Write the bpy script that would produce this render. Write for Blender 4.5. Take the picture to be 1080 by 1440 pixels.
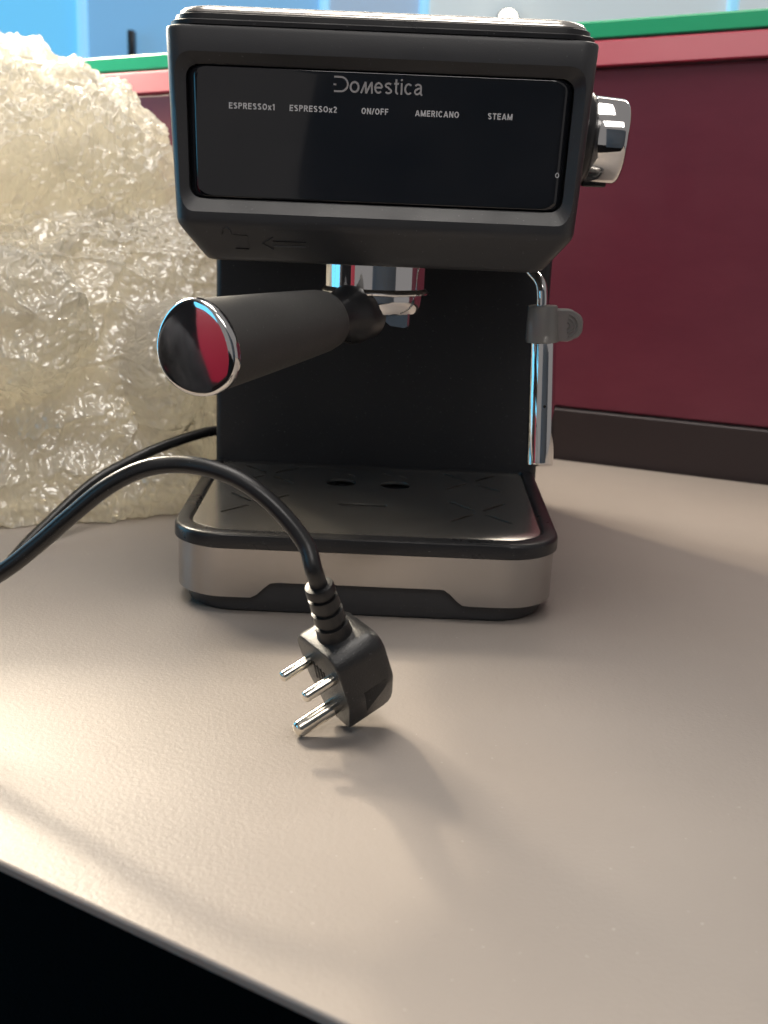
import bpy, bmesh, math, random
import numpy as np
from mathutils import Vector, Matrix

for o in list(bpy.data.objects):
    bpy.data.objects.remove(o)
scene = bpy.context.scene
COL = scene.collection

# ------------------------------------------------------------------ camera
F_PX, HOR, ROLL = 1540.0, 300.0, math.radians(2.4)      # focal length and horizon row for a 1080x1440 frame
PITCH = math.atan((720 - HOR) / F_PX)
CAM = Vector((0.0119, -0.6455, 0.247))
fw = Vector((0, math.cos(PITCH), -math.sin(PITCH)))
up0 = Vector((0, math.sin(PITCH), math.cos(PITCH)))
rt0 = Vector((1, 0, 0))
cu = math.cos(ROLL) * up0 - math.sin(ROLL) * rt0
cr = math.cos(ROLL) * rt0 + math.sin(ROLL) * up0
cd = bpy.data.cameras.new('camera')
cam = bpy.data.objects.new('camera', cd)
COL.objects.link(cam)
cam.matrix_world = Matrix(((cr.x, cu.x, -fw.x, CAM.x), (cr.y, cu.y, -fw.y, CAM.y), (cr.z, cu.z, -fw.z, CAM.z), (0, 0, 0, 1)))
cd.sensor_fit = 'VERTICAL'
cd.sensor_height = 36
cd.lens = F_PX / 1440 * 36
cd.clip_start, cd.clip_end = 0.01, 100
cd.dof.use_dof = True
cd.dof.focus_distance = 0.60
cd.dof.aperture_fstop = 13
scene.camera = cam

# ------------------------------------------------------------------ world, lamps, exposure
w = bpy.data.worlds.new('World')
scene.world = w
w.use_nodes = True
bg = w.node_tree.nodes['Background']
bg.inputs[0].default_value = (0.82, 0.78, 0.77, 1)
bg.inputs[1].default_value = 0.26

def area(name, loc, target, sx, sy, watts, color):
    l = bpy.data.lights.new(name, 'AREA')
    l.shape = 'RECTANGLE'; l.size = sx; l.size_y = sy; l.energy = watts; l.color = color
    o = bpy.data.objects.new(name, l); COL.objects.link(o)
    o.location = loc
    o.rotation_euler = (Vector(target) - Vector(loc)).to_track_quat('-Z', 'Y').to_euler()
    return o

area('room_lamp_rear', (-0.86, 1.46, 1.27), (-0.05, -0.1, 0), 0.11, 0.11, 21, (1.0, 0.84, 0.62))
area('wrap_fill_lamp', (-0.88, 1.00, 0.88), (-0.25, 0.3, 0.1), 0.5, 0.5, 46, (1.0, 0.89, 0.72))  # unseen fill added low behind the bubble wrap to make the film glow
area('room_lamp_right', (0.95, 1.75, 1.35), (0.1, 0.1, 0), 0.3, 0.3, 10, (1.0, 0.90, 0.75))
area('room_lamp_strip', (0.0, 2.1, 1.80), (0, 0.2, 0.2), 2.4, 0.22, 12, (1.0, 0.92, 0.80))
area('room_lamp_over_desk', (-0.10, 0.02, 1.75), (-0.1, 0.02, 0), 0.8, 1.0, 17, (1.0, 0.94, 0.87))
area('room_lamp_front', (0.25, -1.45, 1.7), (0.1, 0, 0), 0.9, 0.5, 8, (1.0, 0.95, 0.90))

scene.view_settings.view_transform = 'Standard'
scene.view_settings.look = 'None'
scene.view_settings.exposure = 0.20
scene.view_settings.gamma = 1
scene.view_settings.use_curve_mapping = False
scene.render.engine = 'CYCLES'
cy = scene.cycles
cy.use_denoising = True
cy.max_bounces = 7
cy.diffuse_bounces = 4
cy.glossy_bounces = 4
cy.use_adaptive_sampling = True
cy.adaptive_threshold = 0.05
cy.transparent_max_bounces = 8
cy.transmission_bounces = 10
cy.sample_clamp_indirect = 6
cy.caustics_reflective = False
cy.caustics_refractive = False

# ------------------------------------------------------------------ materials
MATS = {}
class NT:
    def __init__(s, m):
        s.t = m.node_tree; s.n = s.t.nodes; s.b = s.n.get('Principled BSDF')
    def new(s, kind, **kw):
        nd = s.n.new(kind)
        for k, v in kw.items():
            setattr(nd, k, v)
        return nd
    def link(s, a, b):
        s.t.links.new(a, b)
    def noise(s, scale, detail=4, rough=0.5, coord='Object', stretch=None):
        tc = s.new('ShaderNodeTexCoord')
        src = tc.outputs[coord]
        if stretch:
            mp = s.new('ShaderNodeMapping'); mp.inputs['Scale'].default_value = stretch
            s.link(src, mp.inputs['Vector']); src = mp.outputs[0]
        nz = s.new('ShaderNodeTexNoise')
        nz.inputs['Scale'].default_value = scale; nz.inputs['Detail'].default_value = detail; nz.inputs['Roughness'].default_value = rough
        s.link(src, nz.inputs['Vector'])
        return nz.outputs['Fac']
    def ramp(s, fac, stops):
        r = s.new('ShaderNodeValToRGB'); e = r.color_ramp.elements
        e[0].position, e[0].color = stops[0][0], (*stops[0][1], 1)
        e[1].position, e[1].color = stops[-1][0], (*stops[-1][1], 1)
        for p, c in stops[1:-1]:
            x = e.new(p); x.color = (*c, 1)
        s.link(fac, r.inputs[0])
        return r.outputs[0]
    def rangev(s, fac, a, b, lo=0.0, hi=1.0):
        m = s.new('ShaderNodeMapRange')
        m.inputs[1].default_value = lo; m.inputs[2].default_value = hi; m.inputs[3].default_value = a; m.inputs[4].default_value = b
        s.link(fac, m.inputs[0]); return m.outputs[0]
    def bump(s, h, strength, dist, normal=None):
        b = s.new('ShaderNodeBump'); b.inputs['Strength'].default_value = strength; b.inputs['Distance'].default_value = dist
        s.link(h, b.inputs['Height'])
        if normal: s.link(normal, b.inputs['Normal'])
        return b.outputs[0]

def mat(name, color=(0.5, 0.5, 0.5), rough=0.5, metal=0.0, spec=0.5):
    m = bpy.data.materials.new(name); m.use_nodes = True
    b = m.node_tree.nodes['Principled BSDF']
    b.inputs['Base Color'].default_value = (*color, 1)
    b.inputs['Roughness'].default_value = rough
    b.inputs['Metallic'].default_value = metal
    b.inputs['Specular IOR Level'].default_value = spec
    MATS[name] = m
    return m, NT(m)

# black ABS: fine spark-eroded grain, dust, slight uneven gloss
def plastic(name, col, rough, grain=0.15, gs=1400):
    m, t = mat(name, col, rough)
    g = t.noise(gs, 2); big = t.noise(18, 5, 0.6)
    t.link(t.bump(g, grain, 0.0004), t.b.inputs['Normal'])
    t.link(t.rangev(big, rough - 0.07, rough + 0.09, 0.3, 0.7), t.b.inputs['Roughness'])
    dust = t.noise(900, 1, 0.4)
    t.link(t.ramp(dust, [(0.0, col), (0.74, col), (0.80, tuple(min(1, c + 0.10) for c in col))]), t.b.inputs['Base Color'])
    return m
plastic('black_plastic', (0.038, 0.039, 0.043), 0.40)
plastic('column_black', (0.017, 0.018, 0.022), 0.45)
plastic('black_satin', (0.016, 0.016, 0.018), 0.30, 0.06)
plastic('soft_black', (0.048, 0.047, 0.046), 0.58, 0.25, 2200)
plastic('cable_black', (0.012, 0.012, 0.013), 0.33, 0.10, 900)
plastic('plug_black', (0.018, 0.018, 0.019), 0.32, 0.5, 1300)
m, t = mat('panel_glass', (0.014, 0.014, 0.018), 0.06)
sm = t.noise(14, 5, 0.6)
t.link(t.rangev(sm, 0.05, 0.16, 0.35, 0.75), t.b.inputs['Roughness'])
t.link(t.ramp(t.noise(9, 4, 0.6, stretch=(1, 1, 1.6)), [(0.35, (0.005, 0.006, 0.009)), (0.70, (0.013, 0.013, 0.016))]), t.b.inputs['Base Color'])
t.b.inputs['Coat Weight'].default_value = 0.8
t.b.inputs['Coat Roughness'].default_value = 0.03
mat('print_grey', (0.42, 0.41, 0.42), 0.6)
mat('print_white', (0.62, 0.62, 0.64), 0.6)
m, t = mat('chrome', (0.80, 0.79, 0.78), 0.06, 1.0)
t.link(t.rangev(t.noise(60, 4), 0.03, 0.10, 0.3, 0.7), t.b.inputs['Roughness'])
def brushed(name, col, rough, stretch):
    m, t = mat(name, col, rough, 1.0)
    st = t.noise(60, 5, 0.7, stretch=stretch)
    t.link(t.rangev(st, rough - 0.04, rough + 0.05, 0.3, 0.7), t.b.inputs['Roughness'])
    t.link(t.bump(st, 0.02, 0.0003), t.b.inputs['Normal'])
    t.b.inputs['Anisotropic'].default_value = 0.3
brushed('steel_band', (0.40, 0.385, 0.375), 0.18, (0.5, 0.5, 60))
brushed('steel_plate', (0.62, 0.59, 0.55), 0.21, (1.2, 40, 1))
MATS['steel_plate'].node_tree.nodes['Principled BSDF'].inputs['Metallic'].default_value = 0.92
m, t = mat('nickel', (0.86, 0.82, 0.72), 0.12, 1.0)
t.link(t.rangev(t.noise(300, 4), 0.06, 0.18, 0.3, 0.7), t.b.inputs['Roughness'])
m, t = mat('clear_rubber', (0.36, 0.35, 0.34), 0.35)
t.b.inputs['Transmission Weight'].default_value = 0.5
mat('void_black', (0.004, 0.004, 0.004), 0.8)

# desk laminate: warm greige with a leathery press texture and a few smudges
m, t = mat('desk_laminate', (0.40, 0.33, 0.27), 0.42)
c1 = t.noise(5, 5, 0.6)
t.link(t.ramp(c1, [(0.3, (0.312, 0.272, 0.243)), (0.7, (0.336, 0.293, 0.261))]), t.b.inputs['Base Color'])
g1 = t.noise(420, 3, 0.6); g2 = t.noise(7, 4)
dust = t.noise(330, 1, 0.3); smear = t.noise(2.6, 6, 0.75)
mx = t.new('ShaderNodeMix', data_type='RGBA'); mx.inputs[7].default_value = (0.46, 0.41, 0.38, 1)
t.link(t.b.inputs['Base Color'].links[0].from_socket, mx.inputs[6]); t.link(t.rangev(dust, 0.0, 0.5, 0.775, 0.80), mx.inputs[0]); t.link(mx.outputs[2], t.b.inputs['Base Color'])
t.link(t.bump(g1, 0.26, 0.0008), t.b.inputs['Normal'])
t.link(t.rangev(g2, 0.44, 0.56, 0.3, 0.7), t.b.inputs['Roughness'])
mat('desk_edge', (0.78, 0.68, 0.63), 0.35)
mat('desk_underside', (0.010, 0.010, 0.012), 0.7)
mat('desk_leg', (0.03, 0.03, 0.035), 0.5)
m, t = mat('floor_carpet_shaded', (0.010, 0.008, 0.008), 0.95, 0.0, 0.05)  # carpet near-black: the shade below the desk is put into its colour
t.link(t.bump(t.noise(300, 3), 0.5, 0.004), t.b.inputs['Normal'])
m, t = mat('partition_red', (0.17, 0.030, 0.055), 0.34)
t.link(t.rangev(t.noise(6, 6, .7), 0.26, 0.46, 0.3, 0.7), t.b.inputs['Roughness'])
t.link(t.ramp(t.noise(3.5, 7, .72, stretch=(1, 1, 2.5)), [(.3, (.140, .022, .042)), (.7, (.182, .033, .056))]), t.b.inputs['Base Color'])
mat('partition_rail', (0.30, 0.014, 0.040), 0.42)
mat('partition_plinth', (0.028, 0.018, 0.020), 0.45)
mat('partition_green', (0.012, 0.33, 0.15), 0.30)
mat('panel_reflection_dark', (0.075, 0.085, 0.105), 0.7)  # dark tone for the added wall that the control panel reflects
def glow(name, col, strength, rough=0.3):
    m, t = mat(name, col, rough)
    t.b.inputs['Emission Color'].default_value = (*col, 1)
    t.b.inputs['Emission Strength'].default_value = strength
glow('pane_blue', (0.13, 0.45, 0.70), 0.70)
glow('pane_left', (0.12, 0.50, 0.78), 1.6)
glow('pane_mid', (0.17, 0.37, 0.58), 0.60)
glow('pane_grey', (0.28, 0.38, 0.50), 0.55)
glow('pane_pale', (0.44, 0.49, 0.50), 0.68)
glow('mullion_blue', (0.30, 0.66, 0.90), 0.55)

# ------------------------------------------------------------------ mesh helpers
def link(name, me, material, parent=None, smooth=None):
    o = bpy.data.objects.new(name, me); COL.objects.link(o)
    if material: me.materials.append(MATS[material])
    if parent: o.parent = parent
    if smooth is not None:
        me.polygons.foreach_set('use_smooth', [True] * len(me.polygons))
        me.set_sharp_from_angle(angle=math.radians(smooth))
    return o

def from_bm(name, bm, material, parent=None, smooth=35, normals=True):
    if normals: bmesh.ops.recalc_face_normals(bm, faces=bm.faces[:])
    me = bpy.data.meshes.new(name); bm.to_mesh(me); bm.free()
    return link(name, me, material, parent, smooth)

def empty(name, loc=(0, 0, 0)):
    o = bpy.data.objects.new(name, None); COL.objects.link(o); o.location = loc; o.empty_display_size = 0.05
    return o

def tag(o, label=None, cat=None, group=None, kind=None):
    for k, v in (('label', label), ('category', cat), ('group', group), ('kind', kind)):
        if v: o[k] = v
    return o

def loft(bm, rings, cap0=True, cap1=True, closed=True):
    vs = [[bm.verts.new(p) for p in r] for r in rings]
    n = len(vs[0])
    for a, b in zip(vs[:-1], vs[1:]):
        for i in range(n if closed else n - 1):
            j = (i + 1) % n
            bm.faces.new((a[i], a[j], b[j], b[i]))
    if cap0: bm.faces.new(list(reversed(vs[0])))
    if cap1: bm.faces.new(vs[-1])
    return vs

def arc(cx, cy, r, a0, a1, n):
    return [(cx + r * math.cos(a0 + (a1 - a0) * i / n), cy + r * math.sin(a0 + (a1 - a0) * i / n)) for i in range(n + 1)]

def poly_round(pts, radii, n=8):
    """rounded polygon in 2D, counter-clockwise corners"""
    out = []
    k = len(pts)
    for i in range(k):
        p = Vector(pts[i]); a = (Vector(pts[i - 1]) - p).normalized(); b = (Vector(pts[(i + 1) % k]) - p).normalized()
        r = radii[i] if isinstance(radii, (list, tuple)) else radii
        if r <= 1e-6:
            out.append((p.x, p.y)); continue
        ang = a.angle(b); d = r / math.tan(ang / 2)
        c = p + (a + b).normalized() * (r / math.sin(ang / 2))
        s, e = p + a * d - c, p + b * d - c
        a0, a1 = math.atan2(s.y, s.x), math.atan2(e.y, e.x)
        while a1 - a0 > math.pi: a1 -= 2 * math.pi
        while a1 - a0 < -math.pi: a1 += 2 * math.pi
        out += arc(c.x, c.y, r, a0, a1, n)
    return out

def plan(z, hwf, hwb, yf, yb, rf, rb, cx=0.0, n=8):
    """ring in plan: front half-width, back half-width, rounded corners"""
    return [(x + cx, y, z) for x, y in poly_round([(-hwf, yf), (hwf, yf), (hwb, yb), (-hwb, yb)], [rf, rf, rb, rb], n)]

def front(y, x0b, x1b, x0t, x1t, z0, z1, r, n=8):
    """ring in elevation (x, z) at depth y"""
    return [(x, y, z) for x, z in poly_round([(x0b, z0), (x1b, z0), (x1t, z1), (x0t, z1)], r, n)]

def frame_of(d):
    d = Vector(d).normalized()
    a = Vector((0, 0, 1)) if abs(d.z) < 0.9 else Vector((1, 0, 0))
    u = d.cross(a).normalized(); v = u.cross(d).normalized()
    return d, u, v

def lathe(bm, origin, axis, prof, n=48, sx=1.0, sy=1.0, cap0=True, cap1=True, egg=0.0):
    """prof: (distance along axis, radius)"""
    d, u, v = frame_of(axis); o = Vector(origin)
    rings = []
    for t, r in prof:
        rings.append([o + d * t + u * (math.cos(2 * math.pi * i / n) * r * sx * (1 - egg * math.sin(2 * math.pi * i / n))) + v * (math.sin(2 * math.pi * i / n) * r * sy) for i in range(n)])
    loft(bm, rings, cap0, cap1)

def catmull(pts, k=10):
    P = [Vector(p) for p in pts]
    P = [P[0] * 2 - P[1]] + P + [P[-1] * 2 - P[-2]]
    out = []
    for i in range(1, len(P) - 2):
        for s in range(k):
            t = s / k
            a, b, c, d = P[i - 1], P[i], P[i + 1], P[i + 2]
            out.append(0.5 * ((2 * b) + (c - a) * t + (2 * a - 5 * b + 4 * c - d) * t * t + (3 * b - a - 3 * c + d) * t ** 3))
    out.append(P[-2])
    return out

def tube(bm, pts, r, n=20, cap=True):
    P = [Vector(p) for p in pts]
    rings = []; prev = None
    for i, p in enumerate(P):
        d = (P[min(i + 1, len(P) - 1)] - P[max(i - 1, 0)]).normalized()
        if prev is None:
            _, u, v = frame_of(d)
        else:
            u = (prev - d * prev.dot(d)).normalized(); v = d.cross(u)
        prev = u
        rr = r(i / (len(P) - 1)) if callable(r) else r
        rings.append([p + u * (math.cos(2 * math.pi * j / n) * rr) + v * (math.sin(2 * math.pi * j / n) * rr) for j in range(n)])
    loft(bm, rings, cap, cap)

def box(bm, lo, hi, bevel=0.0, seg=2):
    r = bmesh.ops.create_cube(bm, size=1.0)
    lo, hi = Vector(lo), Vector(hi)
    for v in r['verts']:
        v.co = Vector(((v.co.x + .5) * (hi.x - lo.x) + lo.x, (v.co.y + .5) * (hi.y - lo.y) + lo.y, (v.co.z + .5) * (hi.z - lo.z) + lo.z))
    if bevel:
        es = list({e for v in r['verts'] for e in v.link_edges})
        bmesh.ops.bevel(bm, geom=es, offset=bevel, segments=seg, affect='EDGES', profile=0.5)

def prism(bm, pts2, to3a, to3b):
    loft(bm, [[to3a(x, y) for x, y in pts2], [to3b(x, y) for x, y in pts2]])

def cut(o, cutter_bm):
    bmesh.ops.recalc_face_normals(cutter_bm, faces=cutter_bm.faces[:])
    me = bpy.data.meshes.new('cutter'); cutter_bm.to_mesh(me); cutter_bm.free()
    c = bpy.data.objects.new('cutter', me); COL.objects.link(c)
    md = o.modifiers.new('cut', 'BOOLEAN'); md.operation = 'DIFFERENCE'; md.solver = 'EXACT'; md.object = c
    dg = bpy.context.evaluated_depsgraph_get()
    new = bpy.data.meshes.new_from_object(o.evaluated_get(dg))
    o.modifiers.clear(); old = o.data; o.data = new
    bpy.data.objects.remove(c); bpy.data.meshes.remove(me); bpy.data.meshes.remove(old)
    new.polygons.foreach_set('use_smooth', [True] * len(new.polygons)); new.set_sharp_from_angle(angle=math.radians(30))

def bevel_mod(o, width, seg=2, angle=40):
    md = o.modifiers.new('bevel', 'BEVEL'); md.width = width; md.segments = seg; md.limit_method = 'ANGLE'; md.angle_limit = math.radians(angle)
    md.harden_normals = False

# vectorised gradient noise for the crumpled film
def _hash(ix, iy, iz, s):
    h = (ix * 374761393 + iy * 668265263 + iz * 2147483647 + s * 974634541) & 0xFFFFFFFF
    h = ((h ^ (h >> 13)) * 1274126177) & 0xFFFFFFFF
    h = ((h ^ (h >> 16)) * 2246822519) & 0xFFFFFFFF
    return (h ^ (h >> 15)) & 0xFFFFFFFF
def pnoise(p, seed=0):
    i = np.floor(p).astype(np.int64); f = p - i
    u = f * f * f * (f * (f * 6 - 15) + 10)
    def g(dx, dy, dz):
        h = _hash(i[:, 0] + dx, i[:, 1] + dy, i[:, 2] + dz, seed)
        a = (h & 1023) / 1023.0 * 2 * np.pi; z = ((h >> 10) & 1023) / 1023.0 * 2 - 1
        r = np.sqrt(1 - z * z)
        return r * np.cos(a) * (f[:, 0] - dx) + r * np.sin(a) * (f[:, 1] - dy) + z * (f[:, 2] - dz)
    def L(a, b, t): return a + (b - a) * t
    x00 = L(g(0, 0, 0), g(1, 0, 0), u[:, 0]); x10 = L(g(0, 1, 0), g(1, 1, 0), u[:, 0])
    x01 = L(g(0, 0, 1), g(1, 0, 1), u[:, 0]); x11 = L(g(0, 1, 1), g(1, 1, 1), u[:, 0])
    return L(L(x00, x10, u[:, 1]), L(x01, x11, u[:, 1]), u[:, 2])

# ------------------------------------------------------------------ the setting
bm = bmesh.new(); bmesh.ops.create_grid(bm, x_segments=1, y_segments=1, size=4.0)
fl = from_bm('floor', bm, 'floor_carpet_shaded'); fl.location = (0, 0, -0.74); tag(fl, kind='structure')

# desk: front edge and back edge directions as seen
f1, f2 = Vector((-0.1303, -0.2754)), Vector((0.0063, -0.3549))
b1, b2 = Vector((0.1904, 0.5065)), Vector((0.3951, 0.4241))
fd, bd = (f2 - f1).normalized(), (b2 - b1).normalized()
DTOP = [f1 - fd * 1.0, f1 + fd * 1.3, b1 + bd * 1.2, b1 - bd * 1.35]
desk = empty('desk', (0, 0, -0.74))
tag(desk, 'beige laminate desk the coffee machine stands on', 'desk')
def rel(o, parent):
    o.parent = parent; o.matrix_parent_inverse = Matrix.Translation(-parent.location); return o
bm = bmesh.new()
loft(bm, [[(p.x, p.y, z) for p in DTOP] for z in (-0.0052, 0.0)])
dt = rel(from_bm('desktop', bm, 'desk_laminate'), desk)
bevel_mod(dt, 0.0015, 3)
bm = bmesh.new()          # pale edge banding along the front
nrm = Vector((fd.y, -fd.x))
A, B = DTOP[0] + nrm * 0.0004, DTOP[1] + nrm * 0.0004
loft(bm, [[(A.x, A.y, z0), (B.x, B.y, z0), (B.x + nrm.x * .0016, B.y + nrm.y * .0016, z0), (A.x + nrm.x * .0016, A.y + nrm.y * .0016, z0)] for z0 in (-0.0051, -0.0004)])
eb = from_bm('edge_band', bm, 'desk_edge'); eb.parent = dt; eb.matrix_parent_inverse = Matrix.Translation((0, 0, 0.74))
bm = bmesh.new()          # dark core board set back under the laminate
cen = sum((p for p in DTOP), Vector((0, 0))) / 4
loft(bm, [[(cen.x + (p.x - cen.x) * k_, cen.y + (p.y - cen.y) * k_, z) for p in DTOP] for z, k_ in ((-0.027, 0.88), (-0.0056, 0.88))])
rel(from_bm('core_board', bm, 'desk_underside'), desk)
random.seed(4)
mat('residue', (0.43, 0.37, 0.32), 0.6); mat('crumb', (0.55, 0.50, 0.44), 0.7)
def flake(cx, cy, pts, m, h=0.00025):
    bm = bmesh.new()
    loft(bm, [[(cx + x * k, cy + y * k, z) for x, y in pts] for z, k in ((0.00012, 1.0), (0.00012 + h, 0.8))])
    o = from_bm('residue_mark', bm, m); o.parent = dt; o.matrix_parent_inverse = Matrix.Translation((0, 0, 0.74))
flake(-0.1416, -0.0990, [(-.0040, .0010), (-.0015, -.0008), (.0005, -.0042), (.0025, -.0012), (.0058, -.0016), (.0030, .0008), (-.0010, .0020)], 'residue')
flake(-0.1555, -0.2250, [(-.010, .004), (-.006, -.002), (.002, -.004), (.008, -.001), (.006, .004), (-.002, .006)], 'residue')
for _ in range(26):
    a_ = [2 * math.pi * i / 6 for i in range(6)]; r_ = random.uniform(.00025, .0007)
    flake(random.uniform(-.2, .4), random.uniform(-.3, .42), [(r_ * random.uniform(.5, 1.2) * math.cos(a), r_ * random.uniform(.5, 1.2) * math.sin(a)) for a in a_], 'crumb', r_ * .5)
for px, py in ((-0.85, 0.28), (0.98, -0.42), (-0.85, 0.75), (1.05, 0.05)):
    bm = bmesh.new(); box(bm, (px - .025, py - .025, -0.738), (px + .025, py + .025, -0.028), 0.003)
    rel(from_bm('leg', bm, 'desk_leg'), desk)

# partition behind the desk
bn = Vector((-bd.y, bd.x))                 # away from the camera
def wallp(s, off, z): q = b1 + bd * s + bn * off; return (q.x, q.y, z)
part = empty('desk_partition', (b1.x, b1.y, -0.74))
tag(part, 'red desk partition with green top cap behind the coffee machine', 'partition')
def wall_box(name, s0, s1, o0, o1, z0, z1, m, slant=0.0, rise0=0.0, rise1=0.0):
    bm = bmesh.new()
    def ring(s):
        a, b = z0 + rise0 * s, z1 + rise1 * s
        return [wallp(s, o0, a), wallp(s, o1, a), wallp(s, o1, b), wallp(s, o0 + slant, b)]
    loft(bm, [ring(s0), ring(s1)])
    o = rel(from_bm(name, bm, m), part); bevel_mod(o, 0.002, 2); return o
R_ = 0.046
wall_box('plinth', -1.35, 1.2, 0.004, 0.050, -0.738, 0.054, 'partition_plinth')
wall_box('panel', -1.35, 1.2, 0.008, 0.048, 0.0555, 0.391, 'partition_red', 0, 0, R_)
wall_box('top_rail', -1.35, 1.2, 0.000, 0.050, 0.3925, 0.4185, 'partition_rail', 0.012, R_, R_)
wall_box('top_cap', -1.35, 1.2, 0.014, 0.050, 0.4200, 0.4375, 'partition_green', 0.003, R_, R_)

# unseen dark wall added behind the photographer to darken the control panel's reflection
bm = bmesh.new(); box(bm, (-0.30, -3.02, -0.738), (3.2, -2.90, 1.9)); wb = from_bm('wall', bm, 'panel_reflection_dark'); tag(wb, kind='structure')
# glazed wall far behind
gw = empty('wall', (0, 2.6, -0.74)); tag(gw, kind='structure')
def pane(x0, x1, m):
    bm = bmesh.new(); box(bm, (x0, 2.6, -0.73), (x1, 2.62, 1.75)); rel(from_bm('glass_pane', bm, m), gw)
def mull(x, wd, m='mullion_blue'):
    bm = bmesh.new(); box(bm, (x - wd / 2, 2.58, -0.735), (x + wd / 2, 2.625, 1.755), 0.004); rel(from_bm('mullion', bm, m), gw)
XS = [-2.9, -1.95, -0.870, -0.208, 0.064, 0.9, 1.7]
for x0, x1, m_ in zip(XS[:-1], XS[1:], ['pane_blue', 'pane_blue', 'pane_mid', 'pane_grey', 'pane_pale', 'pane_pale']):
    pane(x0 + 0.012, x1 - 0.012, m_)
for x in XS: mull(x, 0.026)
for y0, y1 in ((-2.65, -1.8), (-1.8, -0.95), (-0.95, -0.1), (-0.1, 0.75), (0.75, 1.6), (1.6, 2.55)):      # glazing returns along the left side
    bm = bmesh.new(); box(bm, (-2.95, y0 + .012, -0.73), (-2.93, y1 - .012, 1.75)); rel(from_bm('glass_pane', bm, 'pane_left'), gw)
bm = bmesh.new(); box(bm, (-0.738, 2.55, 0.622), (-0.720, 2.585, 0.698), 0.003); rel(from_bm('door_handle', bm, 'black_satin'), gw)

glow('lamp_globe', (1.0, 0.90, 0.72), 9.0)
wl = empty('wall_lamp', (0.30, 2.58, 0.77)); tag(wl, 'small bright lamp on the glazed wall just above the machine lid', 'lamp')
bm = bmesh.new(); lathe(bm, (0.29, 2.575, 0.764), (0, -1, 0), [(0, .030), (.010, .030), (.014, .024)], 24); rel(from_bm('back_plate', bm, 'steel_band'), wl)
bm = bmesh.new(); lathe(bm, (0.29, 2.560, 0.764), (0, -1, 0), [(0, .010), (.006, .022), (.012, .024), (.018, .020), (.022, .010), (.023, .002)], 24); rel(from_bm('globe', bm, 'lamp_globe'), wl)

# ------------------------------------------------------------------ espresso machine
mach = empty('espresso_machine', (0, 0.16, 0))
tag(mach, 'black espresso machine with chrome portafilter and steel drip tray', 'espresso machine')
def P(o, parent=None):
    """parent keeping world coordinates (meshes are written in world space)"""
    parent = parent or mach
    o.parent = parent
    o.matrix_parent_inverse = Matrix.Translation(-mach.location)
    if parent is not mach: o.matrix_parent_inverse = Matrix.Identity(4)
    return o

# rear column
bm = bmesh.new()
loft(bm, [plan(z, 0.128 - d, 0.127 - d, 0.205 + d, 0.335 - d, .006, .02, 0.004) for z, d in ((0.0, .004), (0.004, 0.0), (0.30, 0.0), (0.338, .010))])
P(from_bm('rear_body', bm, 'column_black'))

# head housing with recess for the control panel
bm = bmesh.new()
HB = [(0.2165, 0.0965, .0175), (0.2172, 0.0985, .0158), (0.2190, 0.1003, .0140), (0.2345, 0.1122, .0022), (0.2372, 0.1138, .0006), (0.2400, 0.1145, .0000),
      (0.300, 0.1178, 0.0), (0.3400, 0.1198, 0.0), (0.3416, 0.1194, 0.0006), (0.3424, 0.1180, 0.0018)]
loft(bm, [plan(z, hw, 0.129, yf, 0.333, .010, .02, 0.0, 8) for z, hw, yf in HB])
head = P(from_bm('head_housing', bm, 'black_plastic'))
bm = bmesh.new()
def rect2(y, gx, gz):
    return front(y, -0.1065 - gx, 0.1060 + gx, -0.1085 - gx, 0.1080 + gx, 0.2515 - gz, 0.3225 + gz * .8, 0.006, 8)
def rect(y, g):
    return front(y, -0.1065 - g, 0.1060 + g, -0.1085 - g, 0.1080 + g, 0.2515 - g, 0.3225 + g * .8, 0.007 + g * .6, 8)
loft(bm, [rect(-0.003, 0.0115), rect(0.0, 0.0078), rect(0.0058, 0.0004), rect(0.0135, 0.0004)])
cut(head, bm)
# glass control panel with rolled edges
bm = bmesh.new()
prof = [(0.0125, 0.0002, 0.0002), (0.0105, 0.0002, 0.0002), (0.0085, -0.0006, 0.0), (0.0068, -0.0022, -0.0002), (0.0056, -0.0044, -0.0005), (0.0051, -0.0066, -0.0009), (0.0050, -0.0085, -0.0014)]
loft(bm, [rect2(*p_) for p_ in prof])
panel = P(from_bm('control_panel', bm, 'panel_glass', smooth=60))
PY = 0.0048

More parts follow.
